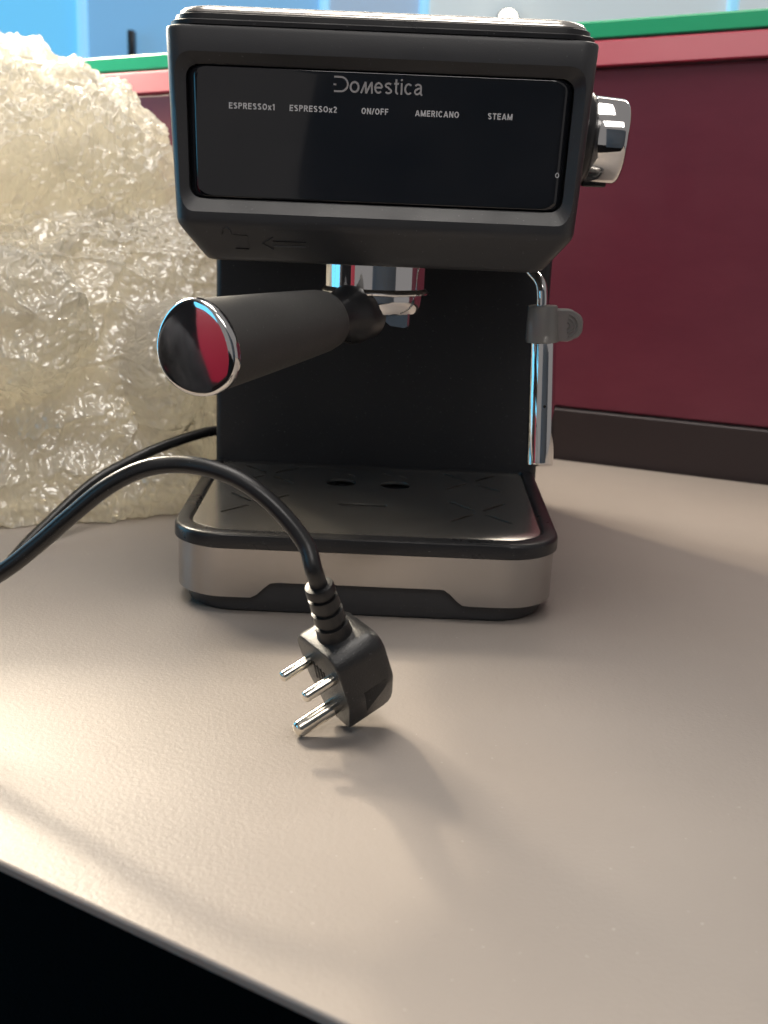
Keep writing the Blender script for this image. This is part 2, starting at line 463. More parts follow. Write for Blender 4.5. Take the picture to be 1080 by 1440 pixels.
# stroke lettering: every glyph is a set of centre lines in a box of cap height 1
def _arc(cx, cy, rx, ry, a0, a1, n=14):
    return [(cx + rx * math.cos(math.radians(a0 + (a1 - a0) * i / n)), cy + ry * math.sin(math.radians(a0 + (a1 - a0) * i / n))) for i in range(n + 1)]
def glyphs(k):
    h = k / 2; t_, b_ = 1 - h, h
    G = {
        'E': (.60, [[(h, 0), (h, 1)], [(h, t_), (.60, t_)], [(h, .52), (.56, .52)], [(h, b_), (.60, b_)]]),
        'F': (.57, [[(h, 0), (h, 1)], [(h, t_), (.57, t_)], [(h, .50), (.52, .50)]]),
        'S': (.64, [_arc(.32, .745, .32 - h, .255 - h, 25, 270) + _arc(.32, .265, .32 - h, .265 - h, 90, -155)[1:]]),
        'P': (.62, [[(h, 0), (h, 1)], [(h, t_), (.34, t_)] + _arc(.34, .71, .28 - h, .29 - h, 90, -90) + [(h, .42 + h)]]),
        'R': (.66, [[(h, 0), (h, 1)], [(h, t_), (.36, t_)] + _arc(.36, .72, .28 - h, .28 - h, 90, -90) + [(h, .44 + h)], [(.33, .50), (.60, 0)]]),
        'O': (.76, [_arc(.38, .5, .38 - h, .5 - h, 0, 360, 28)]),
        'N': (.70, [[(h, 0), (h, 1)], [(h, .97), (.70 - h, .03)], [(.70 - h, 0), (.70 - h, 1)]]),
        '/': (.34, [[(0.03, 0), (.31, 1)]]),
        'A': (.76, [[(h * .7, 0), (.38, .98)], [(.38, .98), (.76 - h * .7, 0)], [(.17, .30), (.59, .30)]]),
        'M': (.84, [[(h, 0), (h, 1)], [(h, .97), (.42, .05)], [(.42, .05), (.84 - h, .97)], [(.84 - h, 0), (.84 - h, 1)]]),
        'I': (k, [[(h, 0), (h, 1)]]),
        'C': (.72, [_arc(.38, .5, .38 - h, .5 - h, 42, 318, 22)]),
        'T': (.62, [[(0, t_), (.62, t_)], [(.31, 0), (.31, t_)]]),
        'x': (.54, [[(.04, 0), (.50, .72)], [(.04, .72), (.50, 0)]]),
        '1': (.40, [[(.29, 0), (.29, 1)], [(.29, .96), (.06, .76)]]),
        '2': (.58, [_arc(.29, .71, .29 - h, .29 - h, 170, -35) + [(h * 1.2, b_)], [(h, b_), (.58, b_)]]),
        'o': (.62, [_arc(.31, .37, .31 - h, .37 - h, 0, 360, 26)]),
        'e': (.60, [[(h, .39), (.60 - h, .39)], _arc(.30, .37, .30 - h, .37 - h, 2, 318, 22)]),
        's': (.52, [_arc(.26, .55, .26 - h, .19 - h, 30, 270) + _arc(.26, .20, .26 - h, .20 - h, 90, -155)[1:]]),
        't': (.34, [[(.15, .96), (.15, .20)] + _arc(.27, .20, .12, .20 - h, 180, 285, 8), [(0, .74 - h), (.33, .74 - h)]]),
        'i': (k, [[(h, 0), (h, .74)], [(h, .86), (h, .86 + k)]]),
        'c': (.56, [_arc(.30, .37, .30 - h, .37 - h, 45, 315, 22)]),
        'a': (.60, [_arc(.27, .52, .24 - h * .6, .22 - h, 160, 0, 12) + [(.51 - h * .6, .10), (.57, 0)], [(.50 - h, .46), (.24, .41)] + _arc(.22, .215, .22 - h, .215 - h, 95, 300, 14) + [(.46, .20)]]),
    }
    return G
_layer = [0]
def stroke(bm, pts, wd, y):
    """flat printed ribbon of constant width along 2D points"""
    q = [Vector(p) for p in pts]; L, R = [], []
    _layer[0] = (_layer[0] + 1) % 9
    y = y - 0.000004 * _layer[0]
    shut = (q[0] - q[-1]).length < 1e-7
    for i, p in enumerate(q):
        a = q[i - 1] if i else (q[-2] if shut else q[0]); b = q[i + 1] if i < len(q) - 1 else (q[1] if shut else q[-1])
        d0 = (p - a).normalized() if (p - a).length > 0 else (b - p).normalized(); d1 = (b - p).normalized() if (b - p).length > 0 else d0
        d = (d0 + d1).normalized(); nn = Vector((-d.y, d.x)) * (wd / 2) / max(.6, d.dot(d0))
        L.append(p + nn); R.append(p - nn)
    lv = [bm.verts.new((a.x, y, a.y)) for a in L]; rv = [bm.verts.new((a.x, y, a.y)) for a in R]
    for k in range(len(q) - 1):
        bm.faces.new((lv[k], rv[k], rv[k + 1], lv[k + 1]))
def lettering(name, text, x0, x1, zb, cap, weight, gap, m, parent, y):
    G = glyphs(weight); bm = bmesh.new()
    total = sum(G[c][0] for c in text) + gap * (len(text) - 1)
    k = (x1 - x0) / total; x = x0
    for c in text:
        wd, lines = G[c]
        for ln in lines:
            stroke(bm, [(x + px * k, zb + pz * cap) for px, pz in ln], weight * (k + cap) / 2, y)
        x += (wd + gap) * k
    return P(from_bm(name, bm, m, normals=False, smooth=None), parent)
for s, x0, x1 in (('ESPRESSOx1', -0.0844, -0.0587), ('ESPRESSOx2', -0.0504, -0.0239), ('ON/OFF', -0.0101, 0.0049), ('AMERICANO', 0.0200, 0.0445), ('STEAM', 0.0607, 0.0745)):
    lettering('button_label', s, x0, x1, 0.3000, 0.0033, 0.19, 0.16, 'print_white', panel, PY)
# logo: broken D, o, slanted m, estica
bm = bmesh.new()
zc, xL = 0.3152, -0.0258
hD = 0.0085; zb = zc - hD / 2
hh = hD / 2 - .0005
stroke(bm, [(xL, zc + hh), (xL + .0036, zc + hh)] + [(xL + .0036 + .0040 * math.sin(a), zc + hh * math.cos(a)) for a in [math.pi * i / 14 for i in range(1, 14)]] + [(xL + .0036, zc - hh), (xL, zc - hh)], 0.0010, PY)
stroke(bm, [(xL - .0003, zc - .0002), (xL + .0012, zc - .0002)], 0.0009, PY)
xm = -0.0107; hx = 0.0060
stroke(bm, [(xm, zb), (xm + .0024, zb + hx)], .0010, PY); stroke(bm, [(xm + .0024, zb + hx), (xm + .0028, zb)], .0010, PY)
stroke(bm, [(xm + .0028, zb), (xm + .0058, zb + hx)], .0010, PY); stroke(bm, [(xm + .0058, zb + hx), (xm + .0061, zb)], .0010, PY)
P(from_bm('brand_logo', bm, 'print_grey', normals=False, smooth=None), panel)
lettering('brand_letter', 'o', -0.0172, -0.0116, zb, 0.0083, 0.125, 0.13, 'print_grey', panel, PY)
lettering('brand_letter', 'estica', -0.0034, 0.0236, zb, 0.0083, 0.125, 0.13, 'print_grey', panel, PY)
bm = bmesh.new()
stroke(bm, [(0.1020 + .0009 * math.cos(a), 0.2715 + .0012 * math.sin(a)) for a in [2 * math.pi * i / 16 for i in range(17)]], .00045, PY)
P(from_bm('indicator_ring', bm, 'print_white', normals=False, smooth=None), panel)

# embossed unlock mark and arrow on the sloping lower face
def slope(x, s):       # s 0..1 from bottom edge to top edge of the sloping face
    z = 0.2190 + (0.2345 - 0.2190) * s
    y = 0.0140 + (0.0022 - 0.0140) * s
    n = Vector((0, -0.0155, -0.0118)).normalized()
    return Vector((x, y, z)) + n * 0.0001
bm = bmesh.new()
def emb(pts, r=0.00050): tube(bm, [slope(*p) for p in pts], r, 6)
emb([(-0.0815, .80), (-0.0735, .78)]); emb([(-0.0735, .78), (-0.0728, .30)]); emb([(-0.0728, .30), (-0.0810, .30)])
emb([(-0.0880, .82), (-0.0872, 1.0), (-0.0850, 1.06), (-0.0832, .98), (-0.0828, .84)])
emb([(-0.0400, .62), (-0.0590, .62), (-0.0588, .76), (-0.0650, .54), (-0.0588, .32), (-0.0590, .46), (-0.0400, .46)])
P(from_bm('lock_mark', bm, 'black_plastic', smooth=60))

# lid: stepped edge with chamfered top
bm = bmesh.new()
LB = [(0.3418, 0.1165, .0035), (0.3430, 0.1184, .0016), (0.3452, 0.1184, .0016), (0.3458, 0.1176, .0024), (0.3460, 0.1164, .0036), (0.3488, 0.1160, .0040), (0.3492, 0.1154, .0046)]
loft(bm, [plan(z, hw, hw + .010, yf, 0.331, .018, .02, 0.0, 10) for z, hw, yf in LB])
P(from_bm('top_lid', bm, 'black_satin', smooth=40))
bm = bmesh.new()
LB = [(0.3490, 0.1130, .0070), (0.3498, 0.1140, .0060), (0.3510, 0.1138, .0062), (0.3530, 0.1120, .0080), (0.3540, 0.1090, .0115), (0.3543, 0.1050, .0160), (0.3535, 0.1020, .0200), (0.3525, 0.1010, .0215)]
loft(bm, [plan(z, hw, hw + .010, yf, 0.329 - .004 * i_, .017, .018, 0.0, 10) for i_, (z, hw, yf) in enumerate(LB)])
P(from_bm('cup_tray', bm, 'steel_plate', smooth=40))

# steam knob on the right side
kax = Vector((1, -0.03, -0.065)).normalized()
kc = Vector((0.1215, 0.070, 0.2965))
bm = bmesh.new(); lathe(bm, kc - kax * 0.004, kax, [(0, .0275), (.0085, .0275), (.0105, .0262), (.0115, .0250)], 56)
kb = P(from_bm('knob_collar', bm, 'black_satin'))
bm = bmesh.new(); lathe(bm, kc, kax, [(.0070, .0240), (.0073, .0250), (.0082, .0255), (.0240, .0253)] + [(.0240 + .0046 * math.sin(a), .0207 + .0046 * math.cos(a)) for a in [math.pi / 2 * i / 8 for i in range(1, 9)]] + [(.0283, .010), (.0281, .0005)], 96)
kn = P(from_bm('steam_knob', bm, 'chrome', smooth=50))
bm = bmesh.new(); box(bm, (0.1265, 0.0670, 0.2680), (0.1415, 0.0740, 0.2745), 0.0012)
P(from_bm('pointer', bm, 'black_satin'), kn)

# group head
GX, GY = 0.0005, 0.052
bm = bmesh.new()
lathe(bm, (GX, GY, 0.225), (0, 0, -1), [(0, .0315), (.0225, .0315), (.0235, .0330), (.0250, .0340), (.0258, .0338), (.0262, .0300), (.0262, 0.0)], 64)
P(from_bm('group_head', bm, 'chrome'))

# portafilter
pf = empty('portafilter', (0, 0, 0)); P(pf)
def PP(o): return P(o, pf)
hs = Vector((GX, GY, 0.1885)); he = Vector((-0.0842, -0.105, 0.1793))
ax = (he - hs).normalized(); HL = (he - hs).length
bm = bmesh.new()
lathe(bm, (GX, GY, 0.1995), (0, 0, -1), [(0, .0295), (.0010, .0300), (.0080, .0295), (.0120, .0270), (.0140, .018), (.0145, .0)], 64)
PP(from_bm('filter_basket', bm, 'chrome'))
bm = bmesh.new()     # spout wedge
sp = [(-0.004, .1935), (.0225, .1945), (.0228, .1925), (.0224, .1800), (.0205, .1793), (.0110, .1803), (.0070, .1832), (.0030, .1850), (-.004, .1852)]
loft(bm, [[(x * .9 + .001, 0.034 + k * .002, z) for x, z in sp] for k in (0.3,)] + [[(x, 0.036, z) for x, z in sp]] + [[(x, 0.062, z) for x, z in sp]] + [[(x * .9 + .001, 0.0635, z) for x, z in sp]])
PP(from_bm('spout', bm, 'chrome', smooth=25))
bm = bmesh.new()     # neck: black bracket between basket and grip
d, u, v = frame_of(ax)
lathe(bm, hs + ax * 0.016, ax, [(0, .0185), (.013, .0190), (.018, .0178), (.024, .0150), (.036, .0125), (.046, .0125)], 40, 0.95, 0.95)
PP(from_bm('neck', bm, 'black_satin'))
bm = bmesh.new()
G0, G1 = 0.058, HL - 0.004
pr = [(G0 - .003, .0080), (G0 - .0025, .0128), (G0 - .001, .0152), (G0 + .002, .0164)]
for i in range(1, 15):
    s_ = i / 14; pr.append((G0 + .002 + (G1 - G0 - .002) * s_, .0170 + .0059 * s_ ** 0.85))
pr.append((G1 + .0005, .0200))
lathe(bm, hs, ax, pr, 64, 1.03, 1.03, egg=0.13)
PP(from_bm('grip', bm, 'soft_black', smooth=45))
bm = bmesh.new()
lathe(bm, hs, ax, [(G1 - .0005, .0215), (G1 - .0004, .0229), (G1 + .0010, .0234), (G1 + .0038, .0233), (G1 + .0050, .0226), (G1 + .0054, .0216)] + [(G1 + .0054 + .0014 * (1 - (r / .0216) ** 2), r) for r in (.0195, .017, .014, .011, .008, .005, .002, .0005)], 80, 1.05, 1.04, egg=0.13)
PP(from_bm('end_cap', bm, 'chrome', smooth=50))

# steam wand
sw = empty('steam_wand', (0, 0, 0)); P(sw)
WX, WY = 0.1093, 0.060
bm = bmesh.new(); tube(bm, catmull([(0.094, 0.078, 0.226), (0.099, 0.072, 0.2155), (0.1045, 0.063, 0.2085), (0.1062, 0.060, 0.200), (0.1065, 0.060, 0.186)], 8), 0.0036, 20)
P(from_bm('steam_pipe', bm, 'chrome', smooth=60), sw)
bm = bmesh.new()
lathe(bm, (WX - .0004, WY, 0.1745), (0.012, -0.29, -1), [(0, .0060), (.0005, .0084), (.0018, .0085), (.0808, .0085), (.0819, .0080), (.0819, .0)], 48)
P(from_bm('nozzle_sleeve', bm, 'chrome', smooth=40), sw)
bm = bmesh.new()
lathe(bm, (WX - .0022, WY, 0.1945), (0.06, 0, -1), [(0, .0040), (0, .0088), (.0008, .0094), (.0215, .0106), (.0228, .0103), (.0228, .0080)], 40)
P(from_bm('heat_grip', bm, 'clear_rubber', smooth=40), sw)
bm = bmesh.new()
tp = poly_round([(0.112, .1728), (.1245, .1728), (.1330, .1770), (.1330, .1890), (.1245, .1932), (.112, .1932)], [.001, .006, .007, .007, .006, .001], 6)
loft(bm, [[(x, 0.0560, z) for x, z in tp], [(x, 0.0625, z) for x, z in tp]])
tb = P(from_bm('thumb_tab', bm, 'clear_rubber'), sw); bevel_mod(tb, 0.001, 2)
bm = bmesh.new()
for rr in (.0022, .0046, .0070):
    tube(bm, [(0.1225 + rr * math.cos(a), 0.0558, 0.1830 + rr * math.sin(a)) for a in [math.radians(-80 + 160 * i / 14) for i in range(15)]], .0007, 6)
P(from_bm('thumb_ridges', bm, 'clear_rubber', smooth=60), sw)
bm = bmesh.new(); lathe(bm, (WX + .0010, WY - 0.0203, 0.1335), (0, -1, 0), [(0, .0009), (.0009, .0009), (.0009, 0)], 14)
P(from_bm('air_hole', bm, 'void_black'), sw)

# base: black foot, steel band with a cut-out, rim, drip plate
CX = 0.001
bm = bmesh.new()
loft(bm, [plan(z, hw, hw + .006, yf, 0.30, .034, .01, CX, 12) for z, hw, yf in ((0.0, .1130, .0085), (.0015, .1145, .0066), (.0075, .1162, .0050), (.0110, .1172, .0045), (.0420, .1172, .0045))])
P(from_bm('base_foot', bm, 'black_plastic'))
bm = bmesh.new()
def dense(ring, step=0.004):
    out = []
    for i, p in enumerate(ring):
        q = ring[(i + 1) % len(ring)]; L = (Vector(q) - Vector(p)).length; k = max(1, int(L / step))
        out += [tuple(Vector(p).lerp(Vector(q), j / k)) for j in range(k)]
    return out
def zbot(x, y):
    if y > 0.03: return 0.0115
    k = lambda a, b, x: min(1, max(0, (x - a) / (b - a)))
    s = min(k(-.070, -.055, x), k(.065, .050, x)); s = s * s * (3 - 2 * s)
    return 0.0115 + 0.0105 * s
ro = dense(plan(0, .1205, .1262, .0010, .2040, .035, .002, CX, 14)); ri = dense(plan(0, .1193, .1250, .0022, .2035, .034, .002, CX, 14))
ri = [(CX + (p[0] - CX) * 0.9925, 0.0 + p[1] + (0.0012 if p[1] < 0.05 else -0.0006), 0) for p in ro]
loft(bm, [[(p[0], p[1], 0.0450) for p in ri], [(p[0], p[1], zbot(p[0], p[1])) for p in ri], [(p[0], p[1], zbot(p[0], p[1])) for p in ro], [(p[0], p[1], 0.0450) for p in ro]], False, False)
P(from_bm('steel_band', bm, 'steel_band', smooth=40))
bm = bmesh.new()
RB = [(.0430, .1198, .0020, .034), (.0433, .1218, .0000, .036), (.0440, .1226, -.0008, .036), (.0505, .1226, -.0008, .036), (.0520, .1222, -.0004, .036), (.0528, .1212, .0008, .035), (.0530, .1200, .0022, .034),
      (.0530, .1150, .0090, .032), (.0526, .1138, .0108, .031), (.0512, .1132, .0120, .031), (.0485, .1130, .0124, .030), (.0470, .1130, .0124, .030)]
loft(bm, [plan(z, hw, hw + .0055, yf, 0.2045 - .0001 * i, rc, .004, CX, 14) for i, (z, hw, yf, rc) in enumerate(RB)])
P(from_bm('drip_tray_rim', bm, 'black_satin', smooth=40))
bm = bmesh.new()
loft(bm, [plan(z, .1128 - e, .1182 - e, .0127 + e, 0.2040, .030, .003, CX, 14) for z, e in ((.0495, 0), (.0508, 0), (.0512, .0005))])
plate = P(from_bm('drip_plate', bm, 'steel_plate'))
bm = bmesh.new()
def slot(x0, y0, x1, y1, wd):
    a, b = Vector((x0, y0)), Vector((x1, y1)); d = (b - a).normalized(); n_ = Vector((-d.y, d.x)); ang = math.atan2(d.y, d.x)
    pts = arc(b.x, b.y, wd / 2, ang - math.pi / 2, ang + math.pi / 2, 6) + arc(a.x, a.y, wd / 2, ang + math.pi / 2, ang + 3 * math.pi / 2, 6)
    loft(bm, [[(x, y, .0480) for x, y in pts], [(x, y, .0520) for x, y in pts]])
for cx_ in (-0.0765, 0.0772):
    for cy_ in (0.1690, 0.0820):
        for sx in (-1, 1):
            for sy in (-1, 1):
                slot(cx_ + sx * .0045, cy_ + sy * .0060, cx_ + sx * .0195, cy_ + sy * .0250, .0028)
def disc(x, y, r):
    pts = arc(x, y, r, 0, 2 * math.pi * 31 / 32, 31)
    loft(bm, [[(a, b, .0480) for a, b in pts], [(a, b, .0520) for a, b in pts]])
disc(-.0210, .1515, .0112); disc(.0195, .1495, .0112)
slot(-.0180, .0885, .0110, .0880, .0060)
for x in (-.021, .0195):
    slot(x - .009, .186, x - .004, .180, .0020); slot(x + .009, .174, x + .004, .180, .0020)
cut(plate, bm)
bevel_mod(plate, 0.0005, 2, 50)

# ------------------------------------------------------------------ power cord and plug
cord = empty('power_cord', (0, 0, 0)); P(cord)
# plug axes: width, prong and cable directions
ray = (Vector((0.002, -0.150, 0.02)) - CAM).normalized()
vx = (cr - ray * cr.dot(ray)).normalized(); vz = -ray; vy = vz.cross(vx).normalized()
def V3(a): return (vx * a[0] + vy * a[1] + vz * a[2]).normalized()
ew = V3((.544, -.448, .709)); ep = V3((-.751, -.560, .345)); ep = (ep - ew * ep.dot(ew)).normalized(); ec = ep.cross(ew).normalized()
if ec.z < 0: ec = -ec
K = 1.12
O = Vector((-0.0150, -0.1585, 0.0320))       # centre of the pin face at the live-neutral line
low = min((ew * a + ec * b + ep * c).z for a, b, c in ((0, -25, 19.5), (0, -24.6, 20.6), (8, -30, -20), (-8, -30, -20), (8, -30, -1), (9, -29, -22)))
O.z += -min(q0.z for q0 in [O + (ew * a_ + ec * b_ + ep * c_) * (.001 * K) for a_, b_, c_ in ((0, -24.8, 20.5), (0, -24.2, 21.2), (8, -30, -2), (-8, -30, -2), (8, -30, -20), (-8, -30, -20))]) + 0.0004
def q3(wd, c, p): return O + (ew * wd + ec * c + ep * p) * (0.001 * K)
bm = bmesh.new()
outl = poly_round([(-9.5, -30), (9.5, -30), (17.5, -12), (17.5, 13), (-17.5, 13), (-17.5, -12)], [5, 5, 12, 8, 8, 12], 7)
def sc(k, dp, dc=0): return [q3(x * k, (y + 8) * k - 8 + dc, dp) for x, y in outl]
loft(bm, [sc(.955, 0), sc(.985, -.4), sc(1, -1.5), sc(1, -18), sc(.985, -21), sc(.95, -23), sc(.88, -24.6), sc(.72, -25.5)])
pb = P(from_bm('plug_body', bm, 'plug_black', smooth=40), cord)
bm = bmesh.new()     # finger notch in the side
for sd in (1, -1):
    loft(bm, [[q3(sd * a, c, -p) for a, p in ((12.5, 9), (25, 7), (25, 20), (17.2, 20))] for c in (-24, -9)])
cut(pb, bm)
def prong(wd, c, L, r):
    bm = bmesh.new()
    o_ = q3(wd, c, -1)
    lathe(bm, o_, ep, [(0, r * .001 * K), ((L - r * .7 + 1) * .001 * K, r * .001 * K)] + [((L + 1 - r * .7 + r * .7 * math.sin(a)) * .001 * K, r * .001 * K * math.cos(a)) for a in (.4, .8, 1.15, 1.4)] , 28)
    P(from_bm('prong', bm, 'nickel', smooth=50), cord)
prong(-9.5, 0, 15.5, 2.5); prong(9.5, 0, 15.5, 2.5); prong(0, -21.5, 21, 3.8)
bm = bmesh.new()     # moulded ribs round the pin roots
for a_, b_ in ((-6, -6), (-3.5, -7), (-1, -7.5), (1.5, -8)):
    tube(bm, [q3(a_ - 1.5, b_ - 3, .05), q3(a_ - .5, b_ + 2.5, .05), q3(a_, b_ + 7, .05)], .0005, 6)
P(from_bm('face_ribs', bm, 'plug_black', smooth=60), cord)
# strain relief: stepped boot with cross slots
bt = q3(0, 11, -11)
bm = bmesh.new()
bp = [(0, 8.6), (2, 7.8)]
for k in range(3):
    z0 = 3 + k * 7.0; r_ = 7.5 - k * .5
    bp += [(z0, r_), (z0 + 4.8, r_ - .2), (z0 + 5.0, r_ - 1.5), (z0 + 6.8, r_ - 1.6)]
bp += [(24, 6.4), (27, 6.3), (28, 5.9), (28.2, 4.2)]
lathe(bm, bt, ec, [(a * .001 * K, r * .001 * K) for a, r in bp], 36)
P(from_bm('strain_relief', bm, 'cable_black', smooth=30), cord)
c0 = bt + ec * 0.026 * K
dcam = lambda px, py, y: None
def at(px, py, y):
    dd = (px - 540) / F_PX * cr - (py - 720) / F_PX * cu + fw
    return CAM + dd * ((y - CAM.y) / dd.y)
def toward(px, py, k):       # point on the pixel's ray at depth k along the way from the boot to the arch plane
    return at(px, py, (c0 + ec * .012).y * (1 - k) + -0.143 * k)
def pix(p):
    v_ = p - CAM; z_ = v_.dot(fw); return 540 + F_PX * v_.dot(cr) / z_, 720 - F_PX * v_.dot(cu) / z_
e1 = c0 + ec * .012; bx, by = pix(e1)
path = [c0 - ec * .004, c0 + ec * .004, e1]
for k_, (px, py) in enumerate([(430, 766), (396, 722), (352, 684), (303, 661), (250, 653), (200, 660), (150, 685), (100, 725), (50, 768), (0, 806)]):
    path.append(toward(px, py, min(1, (k_ + 1) / 5)))
path += [Vector((-.212, -.135, .045)), Vector((-.262, -.110, .015)), Vector((-.315, -.060, .0048)), Vector((-.335, -.005, .0048)), Vector((-.315, .045, .0048)), Vector((-.275, .070, .006)),
         at(0, 800, .085), at(50, 752, .125), at(130, 679, .18), at(200, 640, .205), at(250, 620, .225), at(300, 606, .245), Vector((-.112, .262, .064)), Vector((-.09, .270, .062))]
CABLE = catmull(path, 12)
bm = bmesh.new(); tube(bm, CABLE, 0.0042, 20)
P(from_bm('cable', bm, 'cable_black', smooth=60), cord)

# ------------------------------------------------------------------ bubble wrap heap
rng = np.random.default_rng(5)
NT_, NP_ = 1350, 460
ft = np.linspace(0, 1, NT_, endpoint=False)
th = math.radians(-160) + np.where(ft < .8, ft / .8 * math.radians(215), math.radians(215) + (ft - .8) / .2 * math.radians(145))     # finer film on the side towards the desk front
ph = np.linspace(math.radians(-42), math.radians(90), NP_)
T, H = np.meshgrid(th, ph)
D = np.stack([np.cos(H) * np.cos(T), np.cos(H) * np.sin(T), np.sin(H)], -1).reshape(-1, 3)
c0w = np.array([-.385, .43, .15])
def hit(c, r):
    oc = (c0w - np.array(c)) / r; dd = D / np.array(r)
    a = (dd ** 2).sum(1); b = (dd * oc).sum(1); cc = (oc ** 2).sum() - 1
    disc_ = b * b - a * cc
    return np.where(disc_ > 0, (-b + np.sqrt(np.maximum(disc_, 0))) / a, 0)
R1 = hit((-.36, .43, .085), (.265, .215, .195)); R2 = hit((-.42, .45, .268), (.215, .19, .120)); R3 = hit((-.30, .36, .02), (.20, .16, .12))
kk = 140.0
acc = np.exp(kk * R1) + np.exp(kk * R2) + np.exp(kk * R3)
for c_, r_ in (((-.185, .255, .015), (.050, .045, .042)), ((-.245, .225, .010), (.060, .035, .050)), ((-.32, .205, .015), (.060, .040, .060)), ((-.40, .21, .02), (.07, .05, .07)), ((-.175, .30, .10), (.045, .07, .07)), ((-.30, .235, .15), (.07, .05, .06))):
    acc = acc + np.exp(kk * hit(c_, r_))
R = np.log(acc) / kk
Pw = c0w + D * R[:, None]
def vnoise(p, s): return np.stack([pnoise(p + 7.1, s), pnoise(p + 31.7, s + 1), pnoise(p - 12.9, s + 2)], -1)
def worley(p, seed):
    """distances to the two nearest feature points of a jittered grid"""
    i0 = np.floor(p).astype(np.int64); f1_ = np.full(len(p), 9.0); f2_ = np.full(len(p), 9.0)
    for dx in (-1, 0, 1):
        for dy in (-1, 0, 1):
            for dz in (-1, 0, 1):
                c = i0 + np.array([dx, dy, dz])
                h = _hash(c[:, 0], c[:, 1], c[:, 2], seed)
                off = np.stack([(h & 1023) / 1023.0, ((h >> 10) & 1023) / 1023.0, ((h >> 20) & 1023) / 1023.0], -1)
                d = np.sqrt(((c + off - p) ** 2).sum(1))
                nb = d < f1_
                f2_ = np.where(nb, f1_, np.minimum(f2_, d)); f1_ = np.where(nb, d, f1_)
    return f1_, f2_
def crumple(Pw, D, sd, fine=True):
    Q = Pw + 0.022 * vnoise(Pw / 0.12, 3 + sd)
    big = pnoise(Q / 0.10, 11 + sd)
    st = np.array([1.0, 1.0, 0.75])
    a1, a2 = worley(Q * st / 0.085, 21 + sd); b1_, b2_ = worley(Q[:, [2, 0, 1]] / 0.038, 31 + sd)
    disp = 0.020 * big + 0.015 * (a1 - 0.55) + 0.010 * (b1_ - 0.55)
    if fine:
        c1_, c2_ = worley(Q[:, [1, 2, 0]] / 0.0125, 41 + sd)
        disp = disp + 0.0056 * (c1_ - 0.55)
        for k_, (sc_, am_) in enumerate(((0.085, 0.005), (0.055, 0.004), (0.12, 0.006))):      # long sharp creases
            disp = disp + am_ * np.clip(1 - np.abs(pnoise(Q[:, [k_, (k_ + 1) % 3, (k_ + 2) % 3]] / sc_, 91 + k_)) * 14, 0, 1) ** 1.5
    return Pw + D * disp[:, None] + 0.008 * vnoise(Q / 0.05, 51 + sd), Q
P0 = Pw.copy()
Pw, Q = crumple(P0, D, 0)
# bubbles: hexagonal grid in patches of film, each patch with its own direction
seeds = Pw[rng.choice(len(Pw), 140, replace=False)]
best = np.full(len(Pw), 1e9); idx = np.zeros(len(Pw), int)
for i, s_ in enumerate(seeds):
    d2 = ((Pw - s_) ** 2).sum(1); mm_ = d2 < best; best[mm_] = d2[mm_]; idx[mm_] = i
nd = seeds - c0w; nd /= np.linalg.norm(nd, axis=1, keepdims=True); nd += rng.normal(0, .35, nd.shape); nd /= np.linalg.norm(nd, axis=1, keepdims=True)
tv = np.cross(nd, rng.normal(size=nd.shape)); tv /= np.linalg.norm(tv, axis=1, keepdims=True); bv = np.cross(nd, tv)
rel_ = Pw - seeds[idx]
uu = (rel_ * tv[idx]).sum(1) / 0.0090; vv = (rel_ * bv[idx]).sum(1) / 0.0090
row = np.round(vv / .866); du = uu - row * .5; du -= np.round(du); dv = vv - row * .866
rr_ = np.sqrt(du ** 2 + dv ** 2)
bub = np.clip(1 - (rr_ / .44) ** 2.4, 0, 1) ** .6
Pw = Pw + D * (0.0031 * bub * (0.6 + 0.4 * np.tanh(5 * pnoise(Q / .05, 71) + .3)))[:, None]
def settle(Pw, gap, floor_z):
    """lies on the desk, clear of cable, machine and partition"""
    Pw[:, 2] = np.maximum(Pw[:, 2], floor_z + 0.0005 * rng.random(len(Pw)))
    for c_ in CABLE[::2]:
        v_ = Pw - np.array(c_); l_ = np.linalg.norm(v_, axis=1); mm_ = l_ < 0.013 + gap
        v_[mm_, 1] = np.abs(v_[mm_, 1]) + 0.004
        Pw[mm_] = np.array(c_) + v_[mm_] / np.linalg.norm(v_[mm_], axis=1, keepdims=True) * (0.013 + gap)
    lim = -0.142 - gap + 0.012 * pnoise(Pw / .03, 81)
    close = np.maximum(0, Pw[:, 0] - lim); Pw[:, 0] -= close * 0.93
    wallq = (Pw[:, 0] - b1.x) * bn.x + (Pw[:, 1] - b1.y) * bn.y
    over = np.maximum(0, wallq + .012 + gap); Pw[:, 0] -= over * bn.x; Pw[:, 1] -= over * bn.y
    Pw[:, 2] = np.maximum(Pw[:, 2], floor_z)
    return Pw
def sheet(name, Pw, nt, npp):
    ii = np.arange(npp * nt).reshape(npp, nt)
    fa = np.stack([ii[:-1, :], np.roll(ii, -1, 1)[:-1, :], np.roll(ii, -1, 1)[1:, :], ii[1:, :]], -1).reshape(-1, 4)
    me = bpy.data.meshes.new(name)
    me.vertices.add(len(Pw)); me.vertices.foreach_set('co', Pw.astype(np.float32).ravel())
    me.loops.add(len(fa) * 4); me.loops.foreach_set('vertex_index', fa.astype(np.int32).ravel())
    me.polygons.add(len(fa)); me.polygons.foreach_set('loop_start', np.arange(0, len(fa) * 4, 4, dtype=np.int32)); me.polygons.foreach_set('loop_total', np.full(len(fa), 4, np.int32))
    me.update(); me.validate()
    me.polygons.foreach_set('use_smooth', [True] * len(me.polygons))
    return me
me = sheet('bubble_wrap', settle(Pw, 0.0, 0.0006), NT_, NP_)
